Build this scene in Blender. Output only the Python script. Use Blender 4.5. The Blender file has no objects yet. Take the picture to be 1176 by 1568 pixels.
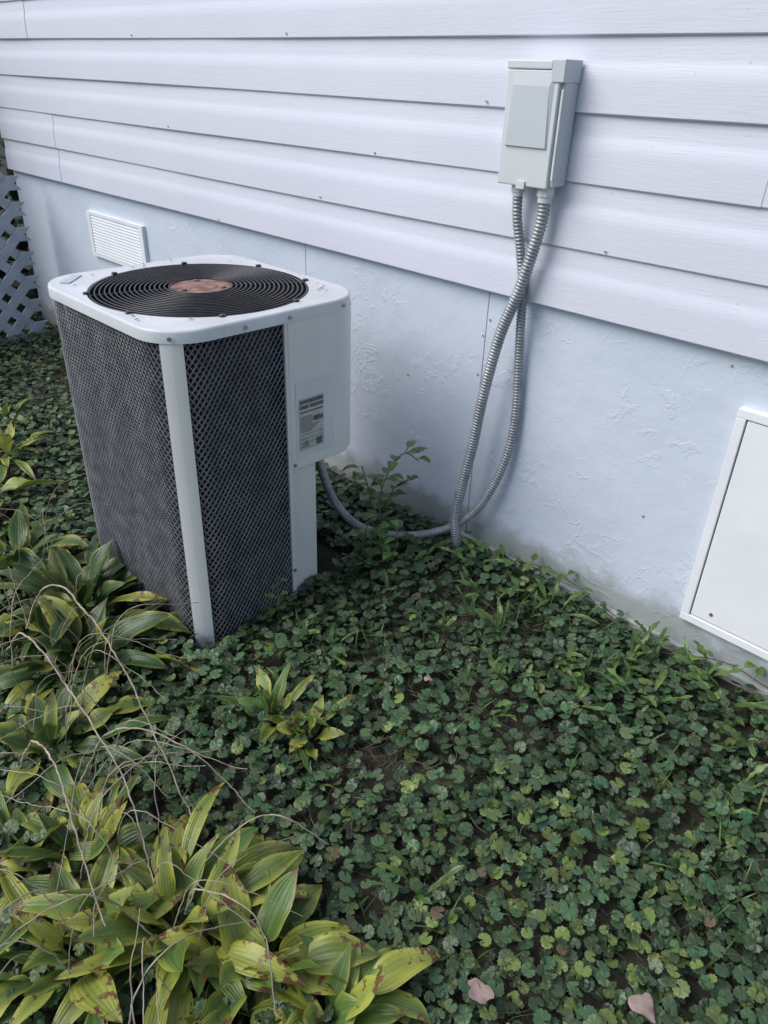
import bpy, math, numpy as np
from mathutils import Vector, Matrix
rng=np.random.default_rng(7)
sc=bpy.context.scene
sc.view_settings.view_transform='Standard'
sc.view_settings.look='None'
sc.view_settings.exposure=0
H=1.35; D=1.7
# ------------------------------------------------------------ materials
def nodes(name):
    m=bpy.data.materials.new(name); m.use_nodes=True
    nt=m.node_tree; nt.nodes.clear()
    o=nt.nodes.new('ShaderNodeOutputMaterial'); p=nt.nodes.new('ShaderNodeBsdfPrincipled')
    nt.links.new(p.outputs[0],o.inputs[0])
    return m,nt,p,o
def N(nt,t,**k):
    n=nt.nodes.new(t)
    for a,b in k.items(): setattr(n,a,b)
    return n
def coord(nt,scale=(1,1,1)):
    tc=N(nt,'ShaderNodeTexCoord'); mp=N(nt,'ShaderNodeMapping'); mp.inputs['Scale'].default_value=scale
    nt.links.new(tc.outputs['Object'],mp.inputs[0]); return mp.outputs[0]
def noise(nt,vec,scale,detail=4,rough=.55,dist=0):
    n=N(nt,'ShaderNodeTexNoise'); n.inputs['Scale'].default_value=scale; n.inputs['Detail'].default_value=detail
    n.inputs['Roughness'].default_value=rough; n.inputs['Distortion'].default_value=dist
    nt.links.new(vec,n.inputs['Vector']); return n.outputs['Fac']
def ramp(nt,fac,stops):
    r=N(nt,'ShaderNodeValToRGB'); e=r.color_ramp.elements
    while len(e)<len(stops): e.new(.5)
    for i,(p,c) in enumerate(stops):
        e[i].position=p; e[i].color=(c,c,c,1) if not hasattr(c,'__len__') else (*c,1)
    nt.links.new(fac,r.inputs[0]); return r.outputs[0]
def mixc(nt,fac,a,b,mode='MIX'):
    m=N(nt,'ShaderNodeMix',data_type='RGBA',blend_type=mode)
    for s,v in ((m.inputs[0],fac),(m.inputs[6],a),(m.inputs[7],b)):
        if hasattr(v,'is_linked'): nt.links.new(v,s)
        elif hasattr(v,'__len__'): s.default_value=(*v,1)
        else: s.default_value=v
    return m.outputs[2]
def math_(nt,op,a,b=None,clamp=False):
    m=N(nt,'ShaderNodeMath',operation=op); m.use_clamp=clamp
    for s,v in ((m.inputs[0],a),(m.inputs[1],b)):
        if v is None: continue
        if hasattr(v,'is_linked'): nt.links.new(v,s)
        else: s.default_value=v
    return m.outputs[0]
def bump(nt,p,h,strength=.5,dist=.002,prev=None):
    b=N(nt,'ShaderNodeBump'); b.inputs['Strength'].default_value=strength; b.inputs['Distance'].default_value=dist
    nt.links.new(h,b.inputs['Height'])
    if prev is not None: nt.links.new(prev,b.inputs['Normal'])
    nt.links.new(b.outputs[0],p.inputs['Normal']); return b.outputs[0]
def mk(name,c1,c2=None,scale=6,rough=.5,metal=0,bs=None,bd=.001,stretch=(1,1,1),spec=.5):
    m,nt,p,o=nodes(name); v=coord(nt,stretch)
    c2=c2 or tuple(x*.85 for x in c1)
    f=ramp(nt,noise(nt,v,scale,3),[(.35,0.),(.68,1.)])
    nt.links.new(mixc(nt,f,c1,c2),p.inputs['Base Color'])
    p.inputs['Roughness'].default_value=rough; p.inputs['Metallic'].default_value=metal
    p.inputs['Specular IOR Level'].default_value=spec
    if bs: bump(nt,p,noise(nt,v,bs,3),.5,bd)
    return m
def siding_mat():
    m,nt,p,o=nodes('vinyl_siding'); v=coord(nt,(2.5,40,40))
    big=noise(nt,coord(nt),1.3,3)
    c=mixc(nt,ramp(nt,big,[(.3,0.),(.7,1.)]),(.67,.675,.76),(.62,.63,.72))
    g=noise(nt,v,6,4,.6)
    c=mixc(nt,ramp(nt,g,[(.5,0.),(.8,.2)]),c,(.50,.51,.59))
    d=noise(nt,coord(nt),85,2,.5)
    c=mixc(nt,ramp(nt,d,[(.72,0.),(.76,.4)]),c,(.36,.34,.34))
    nt.links.new(c,p.inputs['Base Color']); p.inputs['Roughness'].default_value=.42
    bump(nt,p,g,.4,.0013)
    return m
def stucco_mat():
    m,nt,p,o=nodes('painted_stucco'); v=coord(nt)
    n1=noise(nt,v,6,3,.5,.9); r1=ramp(nt,n1,[(.480,0.),(.5,1.),(.512,0.)])
    msk=ramp(nt,noise(nt,v,3.0,2),[(.50,0.),(.64,1.)])
    ridg=math_(nt,'MULTIPLY',r1,msk)
    n2=noise(nt,v,22,4,.65,.5); r2=ramp(nt,n2,[(.54,0.),(.62,1.)])
    r2=math_(nt,'MULTIPLY',r2,ramp(nt,noise(nt,v,4.7,2),[(.50,0.),(.60,1.)]))
    h=math_(nt,'ADD',math_(nt,'MULTIPLY',ridg,.55),math_(nt,'MULTIPLY',r2,.5))
    h=math_(nt,'ADD',h,math_(nt,'MULTIPLY',noise(nt,v,55,5,.65),.6))
    b=bump(nt,p,h,.48,.0036); bump(nt,p,noise(nt,v,6,2),.3,.02,b)
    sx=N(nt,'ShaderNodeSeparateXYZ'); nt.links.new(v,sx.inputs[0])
    c=mixc(nt,ramp(nt,noise(nt,v,2.2,4),[(.3,0.),(.7,1.)]),(.60,.65,.745),(.54,.595,.69))
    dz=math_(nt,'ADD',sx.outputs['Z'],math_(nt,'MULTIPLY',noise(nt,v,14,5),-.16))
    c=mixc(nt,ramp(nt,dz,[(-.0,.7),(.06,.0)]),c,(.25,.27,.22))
    nt.links.new(c,p.inputs['Base Color']); p.inputs['Roughness'].default_value=.55
    return m
def attr(nt,name):
    a=N(nt,'ShaderNodeAttribute'); a.attribute_name=name; return a
def leaf_out(nt,p,o,col,tr=.18):
    t=N(nt,'ShaderNodeBsdfTranslucent'); nt.links.new(col,t.inputs[0])
    mx=N(nt,'ShaderNodeMixShader'); mx.inputs[0].default_value=tr
    nt.links.new(p.outputs[0],mx.inputs[1]); nt.links.new(t.outputs[0],mx.inputs[2]); nt.links.new(mx.outputs[0],o.inputs[0])
def ivy_mat():
    m,nt,p,o=nodes('ground_ivy_leaf'); a=attr(nt,'Col'); l=attr(nt,'lp')
    s=N(nt,'ShaderNodeSeparateXYZ'); nt.links.new(l.outputs['Vector'],s.inputs[0])
    ang=math_(nt,'ARCTAN2',s.outputs[0],s.outputs[1])
    v=math_(nt,'ABSOLUTE',math_(nt,'SINE',math_(nt,'MULTIPLY',ang,2.5)))
    vein=ramp(nt,v,[(0.,1.),(.22,0.)])
    c=mixc(nt,math_(nt,'MULTIPLY',vein,.35),a.outputs['Color'],(.15,.21,.10))
    nt.links.new(c,p.inputs['Base Color']); p.inputs['Roughness'].default_value=.45; p.inputs['Specular IOR Level'].default_value=.5
    bump(nt,p,math_(nt,'MULTIPLY',vein,-1.),.6,.001)
    return m
def strap_mat(name,veins,yel,brn,stripe=.04,tr=.25):
    m,nt,p,o=nodes(name); a=attr(nt,'Col'); l=attr(nt,'lp')
    s=N(nt,'ShaderNodeSeparateXYZ'); nt.links.new(l.outputs['Vector'],s.inputs[0])
    u,t,r=s.outputs
    n1=noise(nt,coord(nt),16,3); n2=noise(nt,coord(nt),48,4,.65)
    au=math_(nt,'ABSOLUTE',u)
    y=math_(nt,'ADD',math_(nt,'MULTIPLY',r,.8),math_(nt,'MULTIPLY',n1,.9)); y=math_(nt,'ADD',y,math_(nt,'MULTIPLY',math_(nt,'MULTIPLY',au,au),.50))
    y=math_(nt,'ADD',y,math_(nt,'MULTIPLY',t,.15))
    c=mixc(nt,ramp(nt,math_(nt,'MULTIPLY',y,.6),[(.46,0.),(.86,1.)]),a.outputs['Color'],yel)
    sv=math_(nt,'SINE',math_(nt,'MULTIPLY',u,veins)); 
    c=mixc(nt,ramp(nt,sv,[(.3,0.),(1.,stripe)]),c,(.02,.04,.015))
    mid=ramp(nt,au,[(0.,.35),(.1,0.)])
    c=mixc(nt,mid,c,(.28,.36,.13))
    b=math_(nt,'ADD',n2,math_(nt,'MULTIPLY',r,.12)); b=math_(nt,'ADD',b,math_(nt,'MULTIPLY',math_(nt,'MULTIPLY',t,t),.24)); b=math_(nt,'ADD',b,math_(nt,'MULTIPLY',au,.08))
    c=mixc(nt,ramp(nt,b,[(brn,0.),(brn+.05,1.)]),c,(.17,.085,.04))
    nt.links.new(c,p.inputs['Base Color']); p.inputs['Roughness'].default_value=.36
    bump(nt,p,math_(nt,'ADD',math_(nt,'MULTIPLY',sv,.45),n2),.4,.0012)
    leaf_out(nt,p,o,c,tr); return m
def soil_mat():
    m,nt,p,o=nodes('soil_and_lawn'); v=coord(nt)
    n=noise(nt,v,40,4,.7); c=mixc(nt,ramp(nt,n,[(.3,0.),(.7,1.)]),(.012,.014,.008),(.05,.045,.03))
    g=mixc(nt,noise(nt,v,12,3),(.035,.07,.02),(.09,.13,.04))
    s=N(nt,'ShaderNodeSeparateXYZ'); nt.links.new(v,s.inputs[0])
    f=ramp(nt,math_(nt,'MULTIPLY',s.outputs['Y'],-.1),[(.27,0.),(.33,1.)])
    nt.links.new(mixc(nt,f,c,g),p.inputs['Base Color']); p.inputs['Roughness'].default_value=.95
    bump(nt,p,n,.8,.012); return m
M_side=siding_mat(); M_stuc=stucco_mat(); M_ivy=ivy_mat(); M_soil=soil_mat()
M_hosta=strap_mat('hosta_leaf',22,(.42,.44,.08),.80)
M_weed=strap_mat('weed_leaf',5,(.16,.24,.05),.98,tr=.2)
M_white=mk('painted_metal_white',(.69,.69,.68),(.62,.62,.61),3,.42,bs=200,bd=.0002)
M_cap=mk('painted_cap',(.66,.67,.70),(.55,.57,.59),9,.4,bs=160,bd=.0003)
M_mesh=mk('guard_metal',(.165,.163,.168),(.085,.084,.09),24,.4,.2)
M_black=mk('coil_dark',(.006,.006,.007),(.016,.016,.017),20,.7,stretch=(60,60,1))
M_wire=mk('black_wire',(.02,.02,.022),(.04,.04,.045),30,.35,.2)
M_rust=mk('rusty_plate',(.36,.19,.15),(.12,.07,.06),26,.6,bs=80,bd=.001)
M_box=mk('disconnect_grey',(.54,.57,.60),(.49,.52,.56),5,.45,bs=180,bd=.0002)
M_boxw=mk('disconnect_light',(.62,.64,.66),(.57,.60,.62),5,.45)
M_cond=mk('conduit_grey',(.36,.37,.39),(.25,.26,.28),25,.42,.3)
M_vent=mk('vent_white',(.80,.81,.83),(.75,.76,.79),8,.45)
M_gap=mk('dark_gap',(.03,.03,.03),(.015,.015,.015),8,.8)
M_fit=mk('fitting',(.66,.67,.68),(.55,.56,.57),20,.4)
M_label=mk('label_foil',(.42,.44,.42),(.36,.38,.37),40,.35,.3)
M_ink=mk('label_ink',(.06,.07,.07),(.12,.13,.13),90,.5)
M_badge=mk('badge',(.38,.47,.56),(.52,.58,.62),60,.4)
M_lat=mk('lattice_white',(.46,.48,.54),(.34,.36,.41),15,.6)
M_dry=mk('dry_stem',(.46,.40,.31),(.22,.17,.12),30,.8)
M_stem=mk('green_stem',(.06,.09,.03),(.09,.06,.035),30,.7)
M_dead=mk('dead_leaf',(.36,.26,.24),(.20,.14,.12),40,.75,bs=120,bd=.002)
M_roof=mk('shingles',(.06,.06,.065),(.1,.1,.1),20,.9)
M_shrub=mk('shrub_leaf',(.02,.045,.015),(.05,.08,.02),10,.6)
# ------------------------------------------------------------ mesh helpers
class MB:
    def __init__(s): s.v=[]; s.f=[]
    def add(s,vs,fs):
        o=len(s.v); s.v+= [tuple(map(float,p)) for p in vs]; s.f+=[[i+o for i in f] for f in fs]
    def box(s,a,b):
        x0,y0,z0=a; x1,y1,z1=b
        s.add([(x0,y0,z0),(x1,y0,z0),(x1,y1,z0),(x0,y1,z0),(x0,y0,z1),(x1,y0,z1),(x1,y1,z1),(x0,y1,z1)],
              [(0,3,2,1),(4,5,6,7),(0,1,5,4),(1,2,6,5),(2,3,7,6),(3,0,4,7)])
    def grid(s,P,closed=False):
        r=len(P); c=len(P[0]); fs=[]
        for i in range(r-1):
            for j in range(c if closed else c-1):
                k=(j+1)%c; fs.append((i*c+j,i*c+k,(i+1)*c+k,(i+1)*c+j))
        s.add([p for row in P for p in row],fs)
    def cyl(s,c,ax,r,h,n=20,r2=None):
        c=Vector(c); ax=Vector(ax).normalized(); a=ax.orthogonal().normalized(); b=ax.cross(a)
        r2=r if r2 is None else r2
        R0=[c+(a*math.cos(t)+b*math.sin(t))*r for t in [2*math.pi*i/n for i in range(n)]]
        R1=[c+ax*h+(a*math.cos(t)+b*math.sin(t))*r2 for t in [2*math.pi*i/n for i in range(n)]]
        s.add(R0+R1,[(i,(i+1)%n,n+(i+1)%n,n+i) for i in range(n)]+[tuple(range(n))[::-1],tuple(range(n,2*n))])
    def tube(s,pts,r,n=6,closed=False):
        pts=np.array(pts,float); m=len(pts)
        T=np.gradient(pts,axis=0)
        if closed: T=np.roll(pts,-1,0)-np.roll(pts,1,0)
        T/=np.linalg.norm(T,axis=1)[:,None]+1e-12
        u=np.cross(T[0],(0,0,1.)); 
        if np.linalg.norm(u)<.1: u=np.cross(T[0],(1.,0,0))
        u/=np.linalg.norm(u); rows=[]
        rr=r if hasattr(r,'__len__') else [r]*m
        for i in range(m):
            u=u-T[i]*u.dot(T[i]); u/=np.linalg.norm(u); w=np.cross(T[i],u)
            rows.append([pts[i]+(u*math.cos(a)+w*math.sin(a))*rr[i] for a in [2*math.pi*k/n for k in range(n)]])
        if closed: rows.append(rows[0])
        s.grid(rows,True)
    def obj(s,name,mat,parent=None,smooth=False,bevel=0,auto=True):
        me=bpy.data.meshes.new(name); me.from_pydata(s.v,[],s.f); me.update()
        ob=bpy.data.objects.new(name,me); sc.collection.objects.link(ob); me.materials.append(mat)
        if smooth: me.polygons.foreach_set('use_smooth',[True]*len(me.polygons))
        if bevel:
            b=ob.modifiers.new('bev','BEVEL'); b.width=bevel; b.segments=2; b.limit_method='ANGLE'; b.angle_limit=math.radians(40)
        if parent: ob.parent=parent
        return ob
def empty(name):
    e=bpy.data.objects.new(name,None); sc.collection.objects.link(e); e.empty_display_size=.1; return e
def catmull(pts,n=14):
    P=[np.array(p,float) for p in pts]; P=[2*P[0]-P[1]]+P+[2*P[-1]-P[-2]]; out=[]
    for i in range(1,len(P)-2):
        for k in range(n):
            t=k/n; a,b,c,d=P[i-1:i+3]
            out.append(.5*((2*b)+(-a+c)*t+(2*a-5*b+4*c-d)*t*t+(-a+3*b-3*c+d)*t**3))
    out.append(P[-2]); return np.array(out)
def resample(P,step):
    d=np.r_[0,np.cumsum(np.linalg.norm(np.diff(P,axis=0),axis=1))]; n=max(2,int(d[-1]/step)); s=np.linspace(0,d[-1],n)
    return np.stack([np.interp(s,d,P[:,k]) for k in range(3)],1),s
def big_mesh(name,V,F,C,L,mat,parent=None):
    me=bpy.data.meshes.new(name); k=F.shape[1]
    me.vertices.add(len(V)); me.vertices.foreach_set('co',V.astype(np.float32).ravel())
    me.loops.add(F.size); me.loops.foreach_set('vertex_index',F.astype(np.int32).ravel())
    me.polygons.add(len(F)); me.polygons.foreach_set('loop_start',np.arange(0,F.size,k,dtype=np.int32))
    try: me.polygons.foreach_set('loop_total',np.full(len(F),k,dtype=np.int32))
    except Exception: pass
    me.polygons.foreach_set('use_smooth',np.ones(len(F),dtype=bool))
    me.update(calc_edges=True)
    if C is not None:
        a=me.color_attributes.new('Col','FLOAT_COLOR','POINT'); a.data.foreach_set('color',np.c_[C,np.ones(len(C))].astype(np.float32).ravel())
    if L is not None:
        a=me.attributes.new('lp','FLOAT_VECTOR','POINT'); a.data.foreach_set('vector',L.astype(np.float32).ravel())
    me.materials.append(mat); ob=bpy.data.objects.new(name,me); sc.collection.objects.link(ob)
    if parent: ob.parent=parent
    return ob
def gz(x,y):
    x=np.asarray(x,float); y=np.asarray(y,float)
    f=.010*np.sin(3.1*x+1.3*y)+.008*np.sin(5.7*y-2.2*x+1)
    return f*np.clip(-y*3,0,1)-.05*np.clip(-y-.15,0,.8)
# ------------------------------------------------------------ ground
xs=np.r_[-200,-60,-20,-9,np.linspace(-5.5,2.5,110),6,20,60,200]; ys=np.r_[-200,-60,-20,-8,np.linspace(-4,.1,60),8,20,60,200]
g=MB(); g.grid([[(x,y,float(gz(x,y)) if -4<=y<=.1 and -6<x<3 else -.06) for x in xs] for y in ys]); g.obj('ground',M_soil,smooth=True)
# ------------------------------------------------------------ house
house=empty('house')
XL,XR=-4.62,4.0
FY=.025
m=MB(); m.box((XL+.01,FY+.012,-.2),(XR,7,3.2)); m.obj('wall_core',M_gap,house)
m=MB()
seams=[XL-.005,-2.115,-1.302,.62,2.4,XR]
for a,b in zip(seams[:-1],seams[1:]): m.box((a+.0012,FY,-.2),(b-.0012,FY+.01,.86))
m.obj('foundation_panels',M_stuc,house,bevel=.0015)
m=MB(); m.box((-1.33,FY-.018,-.1),(XR,FY-.0005,.030)); m.obj('foundation_ledge',M_stuc,house,bevel=.004)
# siding
e=.1495; z0=.842; m=MB(); ncourse=16
cs={0:[-3.97,1.1],1:[-3.97,.9],2:[-.632],3:[2.9],4:[-4.07,1.5],5:[-1.9],6:[-3.2,.2],7:[-.8]}
prof=[(.020,-.004),(.016,-.006),(.003,-.006),(0,-.003),(0,.0),(.0005,.02),(.001,.06),(.0022,.080),(.0058,.092),(.0075,.104),(.0085,e-.004),(.009,e+.006)]
for i in range(ncourse):
    zz=z0+i*e; cuts=[XL]+cs.get(i,[])+[XR]
    for j,(a,b) in enumerate(zip(cuts[:-1],cuts[1:])):
        off=-.0016*((len(cuts)-2-j)); a2=a
        b2=b+(.012 if j<len(cuts)-2 else 0)
        pts=[]; n=max(2,int((b2-a2)/.25))
        for k in range(n+1):
            x=a2+(b2-a2)*k/n
            w=.0012*math.sin(x*2.3+i*1.9)+.0009*math.sin(x*6.1+i)
            dz=.0015*math.sin(x*1.7+i*2.2)
            pts.append([(x,y+off+(w if y<.014 else 0),zz+z+dz) for y,z in prof])
        m.grid([list(r) for r in zip(*pts)][::1])
        for x in (a2,b2):
            m.add([(x,y+off,zz+z) for y,z in prof]+[(x,.022,zz+e),(x,.022,zz)],[tuple(range(len(prof)+2))])
sd=m.obj('siding',M_side,house)
sd.data.polygons.foreach_set('use_smooth',[True]*len(sd.data.polygons))
try:
    sd.data.set_sharp_from_angle(angle=math.radians(35))
except Exception: pass
m=MB(); m.box((XL-.25,-.28,3.2),(XR+.25,7.2,3.26)); m.box((XL-.25,-.30,3.18),(XR+.25,-.281,3.34)); m.obj('eave',M_white,house)
m=MB(); a,b=XL-.3,XR+.3
m.add([(a,-.35,3.27),(b,-.35,3.27),(b,3.5,5.2),(a,3.5,5.2),(a,7.3,3.27),(b,7.3,3.27)],[(0,1,2,3),(3,2,5,4),(0,3,4),(1,5,2)]); m.obj('roof',M_roof,house)
m=MB()
for x,i in [(-2.15,4),(-2.0,1),(-3.1,4),(-1.75,2),(-2.6,0),(-1.35,3),(-.95,1),(-2.9,2)]:
    m.cyl((x,-.0032,z0+i*e+.005),(0,-1,0),.003,.002,8)
for x,z in [(-1.31,.70),(-1.315,.58),(-.60,.80),(-.72,.35),(-1.6,.5),(-1.29,.75)]:
    m.cyl((x,FY-.0005,z),(0,-1,0),.0035,.0015,8)
m.obj('nail_heads',mk('nail',(.35,.33,.34),(.25,.2,.18),50,.6),house)
# ------------------------------------------------------------ foundation vent
vent=empty('foundation_vent'); m=MB(); x0,x1,za,zb=-3.76,-3.23,.525,.732; yf=FY-.018
for a,b in (((x0,yf,za),(x1,FY,za+.014)),((x0,yf,zb-.014),(x1,FY,zb)),((x0,yf,za+.014),(x0+.03,FY,zb-.014)),((x1-.03,yf,za+.014),(x1,FY,zb-.014))): m.box(a,b)
nl=13
for i in range(nl):
    z=za+.022+i*(zb-za-.044)/(nl-1)
    m.add([(x0+.03,yf+.001,z-.0058),(x1-.03,yf+.001,z-.0058),(x1-.03,yf+.005,z+.0050),(x0+.03,yf+.005,z+.0050)],[(0,1,2,3)])
m.obj('louvres',M_vent,vent); m=MB(); m.box((x0+.015,yf+.0075,za+.012),(x1-.015,FY-.0005,zb-.012)); m.obj('backing',mk('ventback',(.52,.53,.57),rough=.7),vent)
# ------------------------------------------------------------ access panel
ap=empty('access_panel'); m=MB(); x0,x1,za,zb=-.553,.12,.118,.718; yf=FY-.02
m.box((x0,yf,za),(x1,FY+.001,za+.022)); m.box((x0,yf,zb-.022),(x1,FY+.001,zb)); m.box((x0,yf,za+.022),(x0+.022,FY+.001,zb-.022)); m.box((x1-.022,yf,za+.022),(x1,FY+.001,zb-.022))
m.obj('frame',M_vent,ap,bevel=.002)
m=MB(); m.box((x0+.0245,yf+.004,za+.0245),(x1-.0245,FY-.002,zb-.0245)); m.obj('door',M_vent,ap,bevel=.003)
m=MB(); m.box((x0+.021,yf+.010,za+.021),(x1-.021,FY+.002,zb-.021)); m.obj('shadow_gap',M_gap,ap)
m=MB()
for x,z in ((x0+.075,za+.05),(x1-.06,za+.045),(x1-.06,zb-.045)): m.cyl((x,yf+.0045,z),(0,-1,0),.005,.002,12)
m.obj('screws',mk('screw',(.3,.22,.16),rough=.5,metal=.6),ap)
# ------------------------------------------------------------ disconnect box
bx=empty('electrical_disconnect_box'); x0,x1,za,zb=-1.243,-1.088,1.122,1.385; yb,yf=-.002,-.062
m=MB(); m.box((x0+.004,yf+.006,za+.004),(x1,yb,zb-.003)); m.obj('enclosure',M_box,bx,bevel=.003)
m=MB(); m.box((x0,yf-.006,za),(x1-.010,yf+.0055,zb-.018)); m.obj('cover',M_boxw,bx,bevel=.003)
m=MB(); m.box((x0-.002,yf-.008,zb-.0175),(x1-.032,yb,zb+.001)); m.obj('hood',M_boxw,bx,bevel=.003)
m=MB(); m.box((x1-.0315,yf-.009,zb-.042),(x1+.003,yb,zb+.003)); m.obj('hinge_cap',M_box,bx,bevel=.002)
m=MB(); y1=yf-.0065
def frus(m,a,b,c,d,ya,yb_,ins,top=0,ins2=None):
    i2=ins if ins2 is None else ins2
    m.add([(a,ya,c),(b,ya,c),(b,ya,d),(a,ya,d),(a+ins,yb_,c+ins),(b-ins,yb_,c+ins),(b-i2,yb_,d-ins-top),(a+i2,yb_,d-ins-top)],[(0,1,5,4),(1,2,6,5),(2,3,7,6),(3,0,4,7),(4,5,6,7)])
frus(m,x0+.014,x1-.022,za+.085,zb-.024,y1,y1-.0045,.002,.024,.010); m.obj('embossed_panel',M_box,bx)
m=MB(); m.box((x1-.004,yf-.002,za+.02),(x1+.0015,yf+.003,zb-.055)); m.box((x0+.06,yf-.011,za-.006),(x0+.085,yf-.0062,za+.012)); m.obj('latch',M_fit,bx,bevel=.001)
m=MB(); m.cyl((-1.20,-.036,za-.018),(0,0,1),.017,.022,8); m.cyl((-1.118,-.036,za-.020),(0,0,1),.021,.024,8)
m.cyl((-1.20,-.036,za-.028),(0,0,1),.014,.026,16); m.cyl((-1.118,-.036,za-.034),(0,0,1),.0175,.03,16); m.obj('conduit_connectors',M_fit,bx,bevel=.001)
# ------------------------------------------------------------ conduits
def conduit(name,pts,r,pitch=.009):
    P,s=resample(catmull(pts),pitch/6); m=MB()
    rr=r*(1+.10*np.clip(np.sin(2*np.pi*s/pitch)*1.6,-1,1)); m.tube(P,rr,14); return m.obj(name,M_cond,smooth=True)
conduit('flexible_conduit',[(-1.118,-.036,1.10),(-1.122,-.036,1.03),(-1.155,-.04,.88),(-1.20,-.045,.74),(-1.228,-.055,.56),(-1.244,-.06,.40),(-1.264,-.07,.25),(-1.274,-.075,.14),(-1.266,-.07,.06),(-1.25,-.06,-.05)],.0148)
conduit('flexible_conduit',[(-1.20,-.036,1.10),(-1.197,-.03,1.04),(-1.182,-.02,.96),(-1.168,-.010,.86),(-1.163,-.006,.76),(-1.160,.002,.66),(-1.150,.004,.50),(-1.158,-.005,.37),(-1.190,-.02,.25),(-1.24,-.04,.15),(-1.31,-.10,.085),(-1.40,-.19,.062),(-1.49,-.28,.090),(-1.525,-.35,.18),(-1.525,-.41,.32),(-1.52,-.44,.45)],.0120)
# ------------------------------------------------------------ air conditioner
ac=empty('air_conditioner_unit')
X0,X1,Y0,Y1=-2.075,-1.435,-.92,-.335; RC=.098; ZB,ZT=-.04,.832
def rr(x0,x1,y0,y1,r,n=12):
    P=[]
    for cx,cy,a0 in ((x1-r,y1-r,0),(x0+r,y1-r,90),(x0+r,y0+r,180),(x1-r,y0+r,270)):
        for k in range(n+1):
            a=math.radians(a0+90*k/n); P.append((cx+r*math.cos(a),cy+r*math.sin(a)))
    P=P[-1:]+P[:-1]
    return np.array([P[0]]+P[1:]+[P[0]])
PP=rr(X0,X1,Y0,Y1,RC); dd=np.r_[0,np.cumsum(np.linalg.norm(np.diff(PP,axis=0),axis=1))]; TOT=dd[-1]
def at(s,off=0):
    def raw(q):
        q=q%TOT; return np.array([np.interp(q,dd,PP[:,0]),np.interp(q,dd,PP[:,1])])
    d=raw(s+.003)-raw(s-.003); d/=np.linalg.norm(d); nrm=np.array([d[1],-d[0]])
    return raw(s)+nrm*off
def slab(m,s0,s1,za,zb,off,th=.004):
    n=max(2,int(abs(s1-s0)/.008)); ss=np.linspace(s0,s1,n+1)
    o=[at(s,off) for s in ss]; i_=[at(s,off-th) for s in ss]
    ring=[(*p,0) for p in o]+[(*p,0) for p in i_[::-1]]
    k=len(ring); m.add([(x,y,za) for x,y,_ in ring]+[(x,y,zb) for x,y,_ in ring],
      [(a,(a+1)%k,k+(a+1)%k,k+a) for a in range(k)]+[(a,k-1-a,k-2-a,a+1) for a in range(n)]+[(k+a,k+a+1,2*k-2-a,2*k-1-a) for a in range(n)])
cf=(X1-X0)-2*RC; cfy=(Y1-Y0)-2*RC; arc=RC*math.pi/2
sC=-arc/2
sY=(-.598)-(Y0+RC)
m=MB(); slab(m,sC-.026,sC+.026,-.08,ZT,.004,.008); slab(m,sY-.006,sY+.006,-.08,ZT,.004,.008)
sBL=-(arc+cf+arc/2); slab(m,sBL-.02,sBL+.02,-.08,ZT,.003,.008)
sBB=cfy+arc+cf+arc/2; slab(m,sBB-.02,sBB+.02,-.08,ZT,.003,.008)
slab(m,sY+.0065,sY+.094,-.06,.425,-.008,.004)
m.obj('corner_posts',M_white,ac,bevel=.001)
m=MB(); slab(m,sY+.002,cfy+arc+.13,.42,ZT,.006,.010); m.obj('electrical_cover',M_white,ac,bevel=.003)
m=MB(); slab(m,sY+.02,sY+.15,.452,.665,.0075,.0012); m.obj('label_recess',M_cap,ac,bevel=.001)
m=MB(); slab(m,sY+.028,sY+.112,.472,.618,.0088,.001); m.obj('rating_label',M_label,ac)
m=MB()
def lab(y0,y1,za,zb): slab(m,sY+y0,sY+y1,za,zb,.0094,.0004)
for (a,b,c,d) in [(.031,.11,.603,.614),(.031,.06,.589,.599),(.064,.11,.589,.599),(.031,.109,.578,.582)]: lab(a,b,c,d)
for k in range(9): lab(.032,.07+.01*((k*7)%4),.566-k*.0052,.5680-k*.0052)
for k in range(3): lab(.031,.109,.5160-k*.012,.5170-k*.012)
for k in range(5): lab(.034+k*.004,.060-k*.002,.480+k*.005,.4825+k*.005)
lab(.085,.105,.478,.498); lab(.078,.109,.548,.560)
m.obj('label_print',M_ink,ac)
m=MB(); slab(m,0,TOT*.9999,-.09,ZB,.005,.01); m.obj('base_pan',M_white,ac)
m=MB(); P=rr(X0+.028,X1-.028,Y0+.028,Y1-.028,RC-.028)[:-1]; k=len(P)
m.add([(x,y,.425) for x,y in P]+[(x,y,.80) for x,y in P],[(a,(a+1)%k,k+(a+1)%k,k+a) for a in range(k)]+[tuple(range(k))[::-1]])
P=[(X1-.028-.05,Y0+.028),(X1-.028,Y0+.078),(X1-.028,-.51),(X1-.14,-.40),(X0+.028,-.39),(X0+.028,Y0+.078),(X0+.078,Y0+.028)]; k=len(P)
m.add([(x,y,-.08) for x,y in P]+[(x,y,.4245) for x,y in P],[(a,(a+1)%k,k+(a+1)%k,k+a) for a in range(k)])
m.obj('coil_core',M_black,ac)
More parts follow.
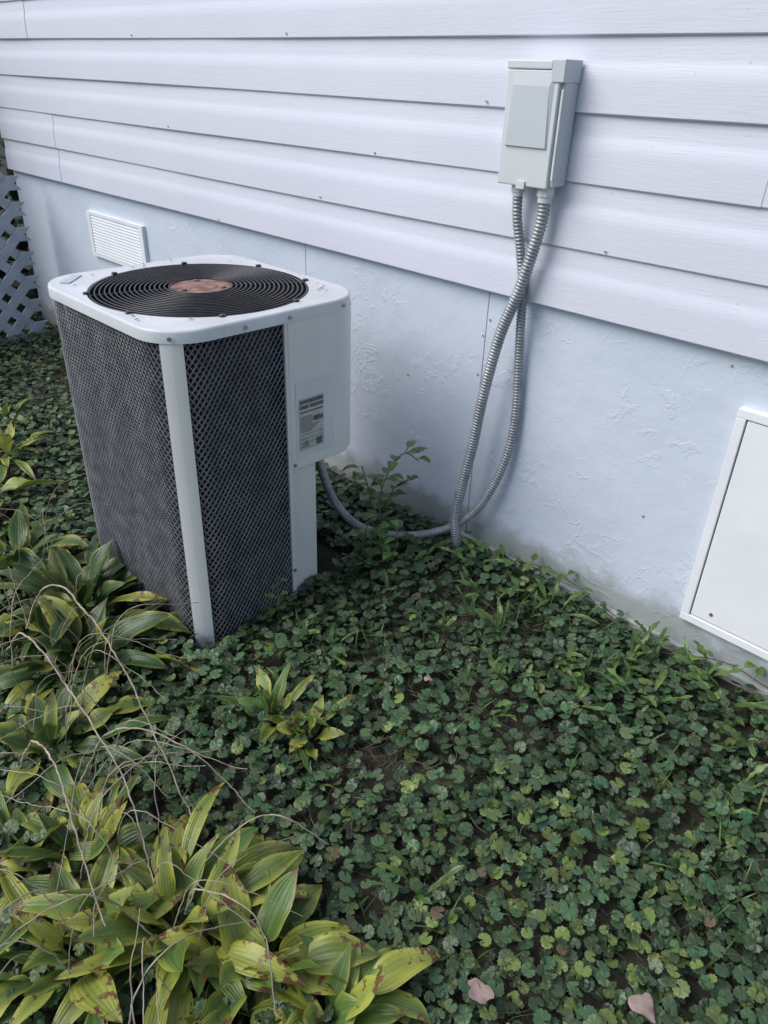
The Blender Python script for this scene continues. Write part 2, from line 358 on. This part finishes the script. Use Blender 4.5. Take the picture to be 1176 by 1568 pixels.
def guard(m,s0,s1,za,zb,pw=.0150,ph=.0105,w=.0028):
    nx=int(abs(s1-s0)/pw*2); ss=np.linspace(s0,s1,nx+1)
    B=[(at(s,0.0),at(s,-.0026)) for s in ss]; nr=int((zb-za)/ph)
    for r in range(nr):
        zc=za+(r+.5)*ph; vs=[]; fs=[]
        for k in range(nx+1):
            up=((k+r)%2)*2-1; z=zc+up*(ph*.5-.0003)
            o,i=B[k]; dn=.0012*math.sin(ss[k]*31+zc*17)*math.sin(zc*23-ss[k]*11)
            ex=rng.uniform(-.0005,.0005)
            vs+=[(o[0]+dn,o[1]-dn,z-w/1.2+ex),(i[0]+dn,i[1]-dn,z+w/1.2+ex)]
            if k<nx: fs.append((2*k,2*k+2,2*k+3,2*k+1))
        m.add(vs,fs)
m=MB(); guard(m,sC+.027,sY-.006,ZB,ZT-.005); guard(m,sC-.027,sBL+.02,ZB,ZT-.005); m.obj('louvered_guard',M_mesh,ac)
m=MB(); guard(m,sBL-.02,-(TOT-sBB-.02),ZB,ZT-.005,.02,.014,.004); guard(m,cfy+arc+.13,sBB-.02,ZB,ZT-.005,.02,.014,.004); m.obj('rear_guard',M_mesh,ac)
# cap
CX,CY=(X0+X1)/2+.018,(Y0+Y1)/2-.008; RG=.281; TH=np.linspace(0,2*math.pi,289)[:-1]
def ringrect(ins,z):
    P=rr(X0-.006+ins,X1+.008-ins,Y0-.012+ins,Y1+.008-ins,max(.118-ins,.01),24)
    out=[]
    for t in TH:
        d=np.array([math.cos(t),math.sin(t)]); q=P-np.array([CX,CY]); cr=q[:,0]*d[1]-q[:,1]*d[0]
        best=None
        for i in range(len(P)-1):
            if (cr[i]>=0)!=(cr[i+1]>=0):
                f=cr[i]/(cr[i]-cr[i+1]); pt=q[i]*(1-f)+q[i+1]*f
                if pt.dot(d)>0: best=pt.dot(d)
        out.append((CX+best*d[0],CY+best*d[1],z))
    return out
def ringc(R,z): return [(CX+R*math.cos(t),CY+R*math.sin(t),z) for t in TH]
m=MB(); m.grid([ringrect(.005,.824),ringrect(0,.823),ringrect(0,.846),ringrect(.001,.850),ringrect(.004,.8525),ringrect(.007,.853),ringc(RG+.002,.854),ringc(RG+.001,.8545),ringc(RG-.001,.853),ringc(RG-.002,.83)],True)
cp=m.obj('top_cap',M_cap,ac,smooth=True)
try: cp.data.set_sharp_from_angle(angle=math.radians(50))
except Exception: pass
m=MB(); m.grid([ringc(RG-.0025,.845),ringc(RG-.0025,.72)],True); m.grid([ringc(RG-.0025,.69),ringc(.001,.69)],True); m.obj('fan_shroud',M_black,ac)
m=MB()
dome=lambda R:.852+.006*(1-(R/RG)**2)
for R in np.arange(.080,RG-.004,.0122): m.tube([(CX+R*math.cos(t),CY+R*math.sin(t),dome(R)) for t in TH[::4]],.0022,6,True)
for k in range(8):
    a=math.radians(22+k*45); m.tube([(CX+R*math.cos(a),CY+R*math.sin(a),dome(R)-.004) for R in np.linspace(.06,RG+.003,10)],.0028,6)
    c=Vector((CX+(RG+.001)*math.cos(a),CY+(RG+.001)*math.sin(a),.8545)); m.cyl(c,(0,0,1),.008,.004,10)
m.obj('fan_grille',M_wire,ac,smooth=True)
m=MB(); m.cyl((CX,CY,.852),(0,0,1),.082,.004,48); m.cyl((CX,CY,.856),(0,0,1),.045,.003,32,.040)
for k in range(3):
    a=math.radians(40+k*120); m.cyl((CX+.058*math.cos(a),CY+.058*math.sin(a),.856),(0,0,1),.008,.004,10)
m.obj('motor_plate',M_rust,ac,bevel=.001)
m=MB(); m.cyl((CX,CY,.74),(0,0,1),.05,.10,24)
for k in range(4):
    a0=math.radians(30+k*90); rows=[]
    for R in np.linspace(.045,.245,6):
        rows.append([(CX+R*math.cos(a0+t),CY+R*math.sin(a0+t),.755+.045*t/.9) for t in np.linspace(0,.95,7)])
    m.grid(rows)
m.obj('fan_blades',mk('blade',(.04,.04,.045),rough=.4,metal=.5),ac)
m=MB(); bc=Vector((X0+.062,Y0+.062,.8545)); u=Vector((.707,-.707,0)); v=Vector((.707,.707,0))
vs=[bc+u*a+v*b for a,b in ((-.045,-.012),(.045,-.012),(.045,.014),(-.045,.014))]
m.add([(p.x,p.y,p.z) for p in vs]+[(p.x,p.y,p.z+.0015) for p in vs],[(4,5,6,7),(0,1,5,4),(1,2,6,5),(2,3,7,6),(3,0,4,7)])
m.obj('badge_plate',M_badge,ac)
m=MB()
for s in (sC,sY+.01,sY-.12,cfy+.02,-arc-.15,-arc-.35):
    p=at(s,.0085); q=at(s,.02)-p; m.cyl((p[0],p[1],.835),(q[0],q[1],0),.005,.003,10)
p=at(sY+.012,.0058); q=at(sY+.012,.02)-p; m.cyl((p[0],p[1],.435),(q[0],q[1],0),.005,.003,10)
p=at(sY,.0038); m.cyl((p[0],p[1],.10),(q[0],q[1],0),.005,.003,10)
m.obj('screws',mk('screw2',(.3,.3,.3),rough=.4,metal=.7),ac)
m=MB()
for k in range(40):
    t=rng.uniform(0,6.28); R=RG+rng.uniform(.005,.05); s=rng.uniform(.001,.004); x=CX+R*math.cos(t); y=CY+R*math.sin(t)
    if x<X0+.01 or x>X1-.01 or y<Y0+.01 or y>Y1-.01: continue
    if abs(x-CX)>.25 and abs(y-CY)>.22: continue
    a=rng.uniform(0,6.28); m.add([(x+s*2*math.cos(a),y+s*2*math.sin(a),.8565),(x-s*math.sin(a),y+s*math.cos(a),.8575),(x-s*2*math.cos(a),y-s*2*math.sin(a),.8565),(x+s*math.sin(a),y-s*math.cos(a),.857)],[(0,1,2,3)])
m.obj('debris',M_stem,ac)
# ------------------------------------------------------------ lattice fence
m=MB(); xf=-4.30; YE=-.085
for k in range(-10,30):
    y0=YE-k*.125
    for sgn,xo in ((1,-.007),(-1,.001)):
        ya,za=(y0 if sgn>0 else y0-.86),0
        yb2,zb2=(y0-.86 if sgn>0 else y0),.86
        lo,hi=-3.2,YE-.02
        ts=sorted(((lo-ya)/(yb2-ya),(hi-ya)/(yb2-ya))); a=max(0,ts[0]); b=min(1,ts[1])
        if a>=b: continue
        a1,b1,a2,b2=(ya+(yb2-ya)*a,za+(zb2-za)*a,ya+(yb2-ya)*b,za+(zb2-za)*b); w=.034
        m.add([(xf+xo,a1-w,b1),(xf+xo,a1+w,b1),(xf+xo,a2+w,b2),(xf+xo,a2-w,b2),(xf+xo+.006,a1-w,b1),(xf+xo+.006,a1+w,b1),(xf+xo+.006,a2+w,b2),(xf+xo+.006,a2-w,b2)],[(0,1,2,3),(4,5,6,7),(0,1,5,4),(1,2,6,5),(2,3,7,6),(3,0,4,7)])
m.obj('lattice_fence',M_lat)
def rotm(az,tilt,taz):
    ca,sa=np.cos(az),np.sin(az); Z=np.zeros_like(az); O=np.ones_like(az)
    Rz=np.stack([np.stack([ca,-sa,Z],-1),np.stack([sa,ca,Z],-1),np.stack([Z,Z,O],-1)],1)
    k=np.stack([np.cos(taz),np.sin(taz),Z],-1); c=np.cos(tilt)[:,None,None]; s=np.sin(tilt)[:,None,None]
    K=np.stack([np.stack([Z,-k[:,2],k[:,1]],-1),np.stack([k[:,2],Z,-k[:,0]],-1),np.stack([-k[:,1],k[:,0],Z],-1)],1)
    Rt=np.eye(3)[None]+s*K+(1-c)*np.matmul(K,K); return np.matmul(Rt,Rz)
def batch(name,tv,tf,P,R,S,C,mat,parent=None,L=None,Sz=None):
    n=len(P); k=len(tv); tvv=np.repeat(tv[None],n,0)*S[:,None,None]
    if Sz is not None: tvv[:,:,2]*=Sz[:,None]
    V=np.einsum('nij,nkj->nki',R,tvv)+P[:,None,:]
    F=(tf[None]+(np.arange(n)*k)[:,None,None]).reshape(-1,tf.shape[1])
    LL=np.repeat((tv if L is None else L)[None],n,0).copy(); 
    return big_mesh(name,V.reshape(-1,3),F,np.repeat(C,k,0),LL.reshape(-1,3),mat,parent)
nb=22; th=np.linspace(-math.pi+.30,math.pi-.30,nb)
rad=(.86+.14*np.cos(th*.5))*(1-.0*th)
rad=rad*np.where(np.arange(nb)%2==0,.90,1.03); rad[0]*=.75; rad[-1]*=.75
mid=.55*rad
tv=[(0,0,0)]+[(mid[i]*math.sin(th[i]),mid[i]*math.cos(th[i]),.10+.03*math.cos(th[i]*5)) for i in range(nb)]+[(rad[i]*math.sin(th[i]),rad[i]*math.cos(th[i]),.06+.06*math.cos(th[i]*2.5)) for i in range(nb)]
tf=[]
for i in range(nb-1):
    tf+= [(0,1+i,2+i),(1+i,1+nb+i,2+nb+i),(1+i,2+nb+i,2+i)]
IV=np.array(tv); IF=np.array(tf)
def patch(x,y):
    return .5+.25*np.sin(x*5.1+2*np.sin(y*4))+.25*np.sin(y*7.3+1.7*np.sin(x*3.3)+1)
def scatter(n,xr,yr,keep):
    x=rng.uniform(*xr,n); y=rng.uniform(*yr,n); k=keep(x,y); return x[k],y[k]
def keep(x,y):
    k=~((x>X0)&(x<X1)&(y>Y0)&(y<Y1))
    k&=y<-.012
    bare=np.exp(-(((x+.72)/.13)**2+((y+.52)/.10)**2))+np.exp(-(((x+.80)/.09)**2+((y+.83)/.07)**2))+.8*np.exp(-(((x+1.0)/.2)**2+((y+.22)/.10)**2))+.7*np.exp(-(((x+.30)/.08)**2+((y+.50)/.07)**2))+.28*(np.sin(x*17+3*np.sin(y*11))*np.sin(y*19+2*np.sin(x*13))>.45)
    k&=rng.uniform(0,1,len(x))>bare*.8
    return k
x1_,y1_=scatter(27000,(-3.2,.35),(-1.9,0),keep); x2_,y2_=scatter(9000,(-5.2,-3.2),(-2.2,0),keep); x3_,y3_=scatter(6000,(-3.6,1.6),(-3.0,-1.7),keep); x4_,y4_=scatter(3500,(.35,1.8),(-1.9,0),keep)
x=np.r_[x1_,x2_,x3_,x4_]; y=np.r_[y1_,y2_,y3_,y4_]; n=len(x)
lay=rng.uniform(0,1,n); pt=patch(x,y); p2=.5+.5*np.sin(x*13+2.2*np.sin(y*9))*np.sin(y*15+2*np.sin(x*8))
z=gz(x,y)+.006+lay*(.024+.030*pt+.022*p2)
S=.0090+.0090*rng.beta(2,2.4,n)+.005*pt*rng.uniform(0,1,n)
tilt=np.abs(rng.normal(0,.42,n)); R=rotm(rng.uniform(0,6.28,n),tilt,rng.uniform(0,6.28,n))
base=np.array([.034,.076,.031]); C=base[None]*rng.uniform(.6,1.5,n)[:,None]
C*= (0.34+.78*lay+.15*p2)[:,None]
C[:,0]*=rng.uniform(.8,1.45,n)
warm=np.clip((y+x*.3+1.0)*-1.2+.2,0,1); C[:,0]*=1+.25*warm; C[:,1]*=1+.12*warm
yl=(rng.uniform(0,1,n)<.035+.10*np.clip(1.3*np.exp(-(((x+.35)/.3)**2+((y+.80)/.25)**2)),0,1)*2.5)
C[yl]=np.array([.13,.185,.045])*rng.uniform(.5,1.2,yl.sum())[:,None]
br=rng.uniform(0,1,n)<.007; C[br]=np.array([.11,.08,.045])
Sz=rng.uniform(.4,3.0,n)
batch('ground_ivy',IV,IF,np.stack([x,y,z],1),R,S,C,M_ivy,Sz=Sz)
def ribbonish(n_seg=6):
    v=[];f=[]
    for i in range(n_seg+1):
        t=i/n_seg; c=(t-.5,.10*math.sin(t*4.2),.05*math.sin(t*math.pi))
        for a in range(3):
            q=2*math.pi*a/3; v.append((c[0],c[1]+.010*math.cos(q),c[2]+.010*math.sin(q)))
    for i in range(n_seg):
        for a in range(3):
            b=(a+1)%3; f.append((i*3+a,i*3+b,i*3+3+b,i*3+3+a))
    return np.array(v),np.array(f)
RV,RF=ribbonish()
def scat_stems(name,n,xr,yr,zr,sr,c,mat,xy=None):
    x,y=scatter(n,xr,yr,keep) if xy is None else xy; n=len(x); P=np.stack([x,y,gz(x,y)+rng.uniform(*zr,n)],1)
    R=rotm(rng.uniform(0,6.28,n),np.abs(rng.normal(0,.35,n)),rng.uniform(0,6.28,n))
    batch(name,RV,RF,P,R,rng.uniform(*sr,n),np.repeat(np.array([c]),n,0)*rng.uniform(.5,1.4,n)[:,None],mat)
scat_stems('ivy_runners',3000,(-2.6,.3),(-1.8,0),(.0,.03),(.04,.09),(.08,.06,.04),M_stem)
n=200; xx=np.r_[rng.normal(-.72,.16,n),rng.normal(-.80,.12,n),rng.normal(-1.0,.2,n),rng.uniform(-1.3,.2,n)]; yy=np.r_[rng.normal(-.52,.13,n),rng.normal(-.83,.10,n),np.minimum(rng.normal(-.22,.09,n),-.02),rng.uniform(-1.1,-.02,n)]
scat_stems('dry_straw',0,None,None,(.005,.045),(.025,.07),(.3,.25,.17),mk('straw',(.24,.19,.12),(.12,.09,.06),30,.85),(xx,yy))
def blade():
    v=[];f=[]
    for i in range(6):
        t=i/5; w=.030*(1-t**1.5); c=(.35*t*t,0,t*(1-.25*t)); v+=[(c[0],-w,c[2]),(c[0],w,c[2])]
    for i in range(5): f.append((2*i,2*i+1,2*i+3,2*i+2))
    return np.array(v),np.array(f)
BV,BF=blade(); BL=np.stack([BV[:,1]/.030,BV[:,2],np.zeros(len(BV))],1)
x,y=scatter(4200,(-1.6,.3),(-1.45,0),keep)
kk=rng.uniform(0,1,len(x))<patch(x*1.7+2,y*1.3)**2.2*np.clip(1.3+y,.15,1); x,y=x[kk],y[kk]; n=len(x)
batch('grass',BV,BF,np.stack([x,y,gz(x,y)],1),rotm(rng.uniform(0,6.28,n),np.abs(rng.normal(0,.5,n)),rng.uniform(0,6.28,n)),rng.uniform(.05,.13,n),np.array([[.085,.15,.035]])*rng.uniform(.5,1.4,n)[:,None],M_weed,L=BL)
# ------------------------------------------------------------ strap leaves
class LB:
    def __init__(s): s.V=[];s.F=[];s.C=[];s.L=[];s.n=0
    def leaf(s,base,az,L,W,el0,el1,pet=.25,fold=.35,wav=.12,tooth=0,roll=0,col=(.05,.09,.03),yel=0,nt=18,nu=7,curl=0,pk=.72):
        t=np.linspace(0,1,nt); el=el0+(el1-el0)*t**1.15; azt=az+curl*t
        d=np.stack([np.cos(el)*np.cos(azt),np.cos(el)*np.sin(azt),np.sin(el)],1)
        c=np.array(base)+np.r_[np.zeros((1,3)),np.cumsum((d[1:]+d[:-1])/2*(L/(nt-1)),0)]
        side=np.stack([-np.sin(azt),np.cos(azt),0*t],1); nr=np.cross(d,side)
        cr,sr=math.cos(roll),math.sin(roll); side,nr=side*cr+nr*sr,nr*cr-side*sr
        sN=np.clip((t-pet)/(1-pet),0,1); w=W*np.clip(np.sin(math.pi*sN**pk),0,1)**.85; w=np.maximum(w,W*.10*(t<.9)+.0004)
        if tooth: w=w*(1-tooth*rng.uniform(0,1.6,nt)*(t<.86))
        u=np.linspace(-1,1,nu); ph=rng.uniform(0,6.28)
        U=u[None,:]; Wd=w[:,None]; T=t[:,None]
        off=fold*np.abs(U)*Wd*(1.2-.4*np.abs(U))+wav*Wd*U**2*np.sin(T*12+ph+1.3*np.sign(U))
        V=c[:,None]+side[:,None]*(U*Wd)[:,:,None]+nr[:,None]*off[:,:,None]
        i,j=np.meshgrid(np.arange(nt-1),np.arange(nu-1),indexing='ij'); a=i*nu+j
        F=np.stack([a,a+1,a+nu+1,a+nu],-1).reshape(-1,4)+s.n
        s.V.append(V.reshape(-1,3)); s.F.append(F); s.n+=nt*nu
        s.C.append(np.repeat(np.array([col]),nt*nu,0)); 
        s.L.append(np.stack([np.tile(u,nt),np.repeat(t,nu),np.full(nt*nu,yel)],1))
    def obj(s,name,mat,parent=None):
        return big_mesh(name,np.concatenate(s.V),np.concatenate(s.F),np.concatenate(s.C),np.concatenate(s.L),mat,parent)
def hosta(cx,cy,n,L,W,yel,green=(.105,.185,.042),spread=.05,name='hosta_plant',up=1.15,dz=0,e1=-.05):
    b=LB(); cz=float(gz(cx,cy))+dz
    for i in range(n):
        az=i*2.39996+rng.uniform(-.45,.45); q=i/n
        l=L*rng.uniform(.6,1.15)*(.75+.35*q); el0=up-.55*q+rng.uniform(-.2,.2); el1=e1-.70*q+rng.uniform(-.4,.4)
        if q<.3: el1+=.7
        b.leaf((cx+spread*q*math.cos(az),cy+spread*q*math.sin(az),cz),az,l,W*rng.uniform(.6,1.2),el0,el1,pet=rng.uniform(.2,.34),fold=rng.uniform(.05,.5),wav=rng.uniform(.08,.35),
            roll=rng.normal(0,.34),col=tuple(np.array(green)*rng.uniform(.6,1.25)),yel=float(np.clip(rng.normal(yel,.28),0,1)),curl=rng.normal(0,.4),nu=9)
    return b.obj(name,M_hosta)
hosta(-.80,-1.38,48,.235,.028,.42,spread=.08,dz=.02)
hosta(-.86,-1.53,32,.20,.027,.45,spread=.06,dz=.02)
hosta(-.64,-1.33,32,.20,.027,.42,spread=.06,dz=.02)
hosta(-.50,-1.28,26,.17,.026,.45,spread=.06,dz=.02)
hosta(-.58,-1.44,18,.16,.025,.5,spread=.05)
hosta(-1.03,-1.44,30,.20,.026,.3,green=(.075,.14,.035),spread=.06,dz=.015)
hosta(-1.84,-1.06,44,.30,.034,.06,green=(.055,.11,.036),spread=.12,up=1.2,dz=.01)
hosta(-1.62,-1.16,34,.26,.032,.1,green=(.05,.10,.034),spread=.10,dz=.01)
hosta(-1.38,-1.36,26,.23,.029,.18,green=(.06,.12,.034),spread=.08)
hosta(-1.15,-1.52,20,.20,.026,.3,spread=.05)
hosta(-2.2,-1.12,26,.27,.030,.2,green=(.065,.125,.035),spread=.08)
hosta(-1.10,-.935,14,.15,.018,.3,green=(.09,.17,.04),spread=.03,up=1.4,dz=.02,e1=.5)
hosta(-1.00,-.91,14,.125,.016,.45,green=(.10,.18,.04),spread=.03,up=1.35,dz=.02,e1=.4)
hosta(-2.9,-.86,14,.21,.024,.6,spread=.05,dz=.02); hosta(-3.3,-.72,10,.17,.02,.2,spread=.04); hosta(-2.6,-1.05,16,.22,.026,.45,spread=.06,dz=.02)
wb=LB(); cl=[(-.52,-.10,1.2),(-.60,-.16,1.1),(-.42,-.08,1.2),(-.95,-.14,1.2),(-1.02,-.22,1.1),(-.9,-.3,1.2),(-1.15,-.12,1.2),(-1.3,-.18,1.2),(-.7,-.3,1.1),(-1.42,-.32,1.1),(-.85,-.12,1.2),(-.5,-.25,1.2),(-.33,-.13,1.2),(-.27,-.2,1.1),(-.62,-.38,1.0),(-.38,-.42,1.0),(-.2,-.32,1.0)]
for k in range(42):
    cl.append((rng.uniform(-1.3,.1),-abs(rng.normal(0,.42))-.03,rng.uniform(.6,1.0)))
for cx,cy,ls in cl:
    if cy<-1.15: continue
    nn=rng.integers(4,9); g0=np.array([.078,.155,.04])*rng.uniform(.6,1.3)
    for i in range(nn):
        wb.leaf((cx+rng.normal(0,.012),cy+rng.normal(0,.012),float(gz(cx,cy))+.022),rng.uniform(0,6.28),ls*rng.uniform(.05,.12),ls*rng.uniform(.006,.013),rng.uniform(.6,1.35),rng.uniform(-.5,.7),pet=rng.uniform(.1,.35),fold=.3,wav=.3,tooth=.38,roll=rng.normal(0,.4),col=tuple(g0*rng.uniform(.8,1.2)),yel=rng.uniform(0,.4),nt=17,nu=3,pk=rng.uniform(.8,1.5),curl=rng.normal(0,.5))
wb.obj('dandelion_weeds',M_weed)
def vine(name,pts,nl,ls):
    e0=empty(name); m=MB(); P,s=resample(catmull(pts),.012); m.tube(P,.0017,5); m.obj('stem',M_stem,e0,smooth=True)
    b=LB()
    for i in range(nl):
        p=P[int((i+1)/(nl+1)*len(P))]
        b.leaf(p,rng.uniform(0,6.28),ls*rng.uniform(.6,1.2),ls*.26*rng.uniform(.7,1.2),rng.uniform(.2,1),rng.uniform(-.8,.1),pet=.3,fold=.25,tooth=.12,col=tuple(np.array((.07,.15,.045))*rng.uniform(.7,1.3)),yel=rng.uniform(0,.5),nt=13,nu=5,pk=.6)
    b.obj('leaves',M_weed,e0)
vine('climbing_weed',[(-1.36,-.30,0),(-1.37,-.31,.14),(-1.40,-.28,.27),(-1.38,-.22,.37),(-1.33,-.2,.36)],26,.07)
vine('climbing_weed',[(-1.42,-.36,0),(-1.41,-.34,.12),(-1.43,-.30,.22),(-1.46,-.31,.33)],22,.068)
vine('climbing_weed',[(-1.30,-.36,0),(-1.29,-.34,.08),(-1.31,-.30,.15),(-1.34,-.31,.20)],12,.06)
vine('climbing_weed',[(-1.50,-.20,0),(-1.49,-.18,.12),(-1.47,-.14,.2),(-1.44,-.10,.22)],16,.065)
vine('climbing_weed',[(-1.22,-.12,0),(-1.18,-.10,.08),(-1.1,-.05,.06),(-.95,-.03,.09),(-.8,-.02,.07)],26,.05)
vine('climbing_weed',[(-.55,-.05,.03),(-.4,-.03,.08),(-.25,-.02,.06),(-.05,-.02,.09),(.1,-.03,.05)],22,.055)
vine('climbing_weed',[(-1.40,-.72,0),(-1.38,-.70,.06),(-1.405,-.68,.13)],7,.045)
ds=empty('dried_stalks')
def stalk(pts,r=.0018):
    m=MB(); P,s=resample(catmull(pts),.01); P[:,:]+=np.cumsum(rng.normal(0,.0010,P.shape),0); m.tube(P,np.linspace(r,r*.5,len(P)),5); m.obj('stalk',M_dry,ds,smooth=True)
stalk([(-1.75,-1.25,.05),(-1.62,-1.2,.24),(-1.40,-1.20,.26),(-1.15,-1.22,.16),(-.95,-1.25,.03)],.0028)
stalk([(-1.7,-1.32,.05),(-1.5,-1.33,.22),(-1.25,-1.33,.20),(-1.02,-1.34,.14),(-.86,-1.38,.05)],.0028)
stalk([(-.80,-1.36,.02),(-.76,-1.30,.18),(-.70,-1.22,.26),(-.62,-1.16,.2)],.0018)
stalk([(-.80,-1.36,.02),(-.74,-1.36,.16),(-.62,-1.32,.18),(-.52,-1.36,.08)],.0018)
stalk([(-1.3,-1.45,.05),(-1.2,-1.43,.2),(-1.02,-1.45,.24),(-.8,-1.5,.14)],.0026)
stalk([(-1.2,-1.38,.02),(-1.12,-1.30,.20),(-.98,-1.22,.22),(-.85,-1.16,.08)],.0022)
for x in (-1.1,-.7,-.35,-.05): stalk([(x-.25,-.02,.01),(x-.12,-.008,.05),(x,-.012,.03),(x+.12,-.01,.045),(x+.22,-.03,.01)],.0022)
for k in range(70):
    x=rng.uniform(-2.1,-.6); y=-1.5+rng.uniform(-.1,.18)+.24*(-x-.8); a=rng.uniform(0,6.28); l=rng.uniform(.1,.34)
    stalk([(x,y,.03),(x+.3*l*math.cos(a),y+.3*l*math.sin(a),.08+.5*l),(x+l*math.cos(a),y+l*math.sin(a),.08+.6*l*rng.uniform(.2,1))],rng.uniform(.0009,.0017))
def fallen(x,y,z,s,az):
    m=MB(); n=24; ring=[]; ring2=[]
    for i in range(n):
        t=2*math.pi*i/n; r=s*(1+.22*math.sin(3*t+1)+.1*math.sin(5*t)+rng.uniform(-.1,.1)); ring.append((x+r*math.cos(t+az),y+.8*r*math.sin(t+az),z+.25*s*math.sin(2*t)+rng.uniform(0,.15)*s)); 
        ring2.append((x+.5*r*math.cos(t+az),y+.4*r*math.sin(t+az),z+.12*s))
    m.add([(x,y,z+.02*s)]+ring2+ring,[(0,1+i,1+(i+1)%n) for i in range(n)]+[(1+i,1+n+i,1+n+(i+1)%n,1+(i+1)%n) for i in range(n)])
    m.obj('fallen_leaf',M_dead,smooth=True)
for (x,y,s,az) in ((-.345,-1.08,.022,.4),(-.140,-.90,.023,1.4),(-.02,-.6,.018,2),(-.9,-.6,.012,2)): fallen(x,y,float(gz(x,y))+.066,s,az)
n=2600; P=np.stack([rng.normal(-5.2,.35,n),rng.normal(-.5,.8,n),np.abs(rng.normal(.6,.55,n))],1)
k=(P[:,0]<-4.68); P=P[k]; n=len(P)
batch('shrub',IV,IF,P,rotm(rng.uniform(0,6.28,n),rng.uniform(0,1.5,n),rng.uniform(0,6.28,n)),rng.uniform(.03,.06,n),np.repeat(np.array([[.03,.06,.02]]),n,0),M_shrub)
# ------------------------------------------------------------ camera
Z=np.array([.0386,.8623,.5044]); Z/=np.linalg.norm(Z); X=np.array([.6986,-.3747,.6095]); X-=X.dot(Z)*Z; X/=np.linalg.norm(X); Y=np.cross(Z,X)
ra=math.radians(.55); Rr=np.array([[math.cos(ra),-math.sin(ra),0],[math.sin(ra),math.cos(ra),0],[0,0,1]])
X,Y,Z=Rr@X,Rr@Y,Rr@Z
cam=bpy.data.cameras.new('Camera'); co=bpy.data.objects.new('Camera',cam); sc.collection.objects.link(co)
M=Matrix(((*X,0),(*Y,-D),(*Z,H),(0,0,0,1))); co.matrix_world=M
cam.sensor_fit='VERTICAL'; cam.sensor_height=24; cam.lens=24*1150/1568; cam.clip_start=.02; cam.clip_end=1000
sc.camera=co
# ------------------------------------------------------------ light
w=bpy.data.worlds.new('World'); sc.world=w; w.use_nodes=True; nt=w.node_tree; bg=nt.nodes['Background']
sky=nt.nodes.new('ShaderNodeTexSky'); sky.sky_type='NISHITA'; sky.sun_disc=False
el,rot=math.radians(46),math.radians(212)
sky.sun_elevation=el; sky.sun_rotation=rot; nt.links.new(sky.outputs[0],bg.inputs[0]); bg.inputs[1].default_value=.15
sl=bpy.data.lights.new('Sun','SUN'); so=bpy.data.objects.new('Sun',sl); sc.collection.objects.link(so); sl.energy=3.1; sl.angle=math.radians(45); sl.color=(1,.965,.92)
sd_=Vector((math.sin(rot)*math.cos(el),math.cos(rot)*math.cos(el),math.sin(el))); so.rotation_euler=sd_.to_track_quat('Z','Y').to_euler()
so.location=(0,-5,8)
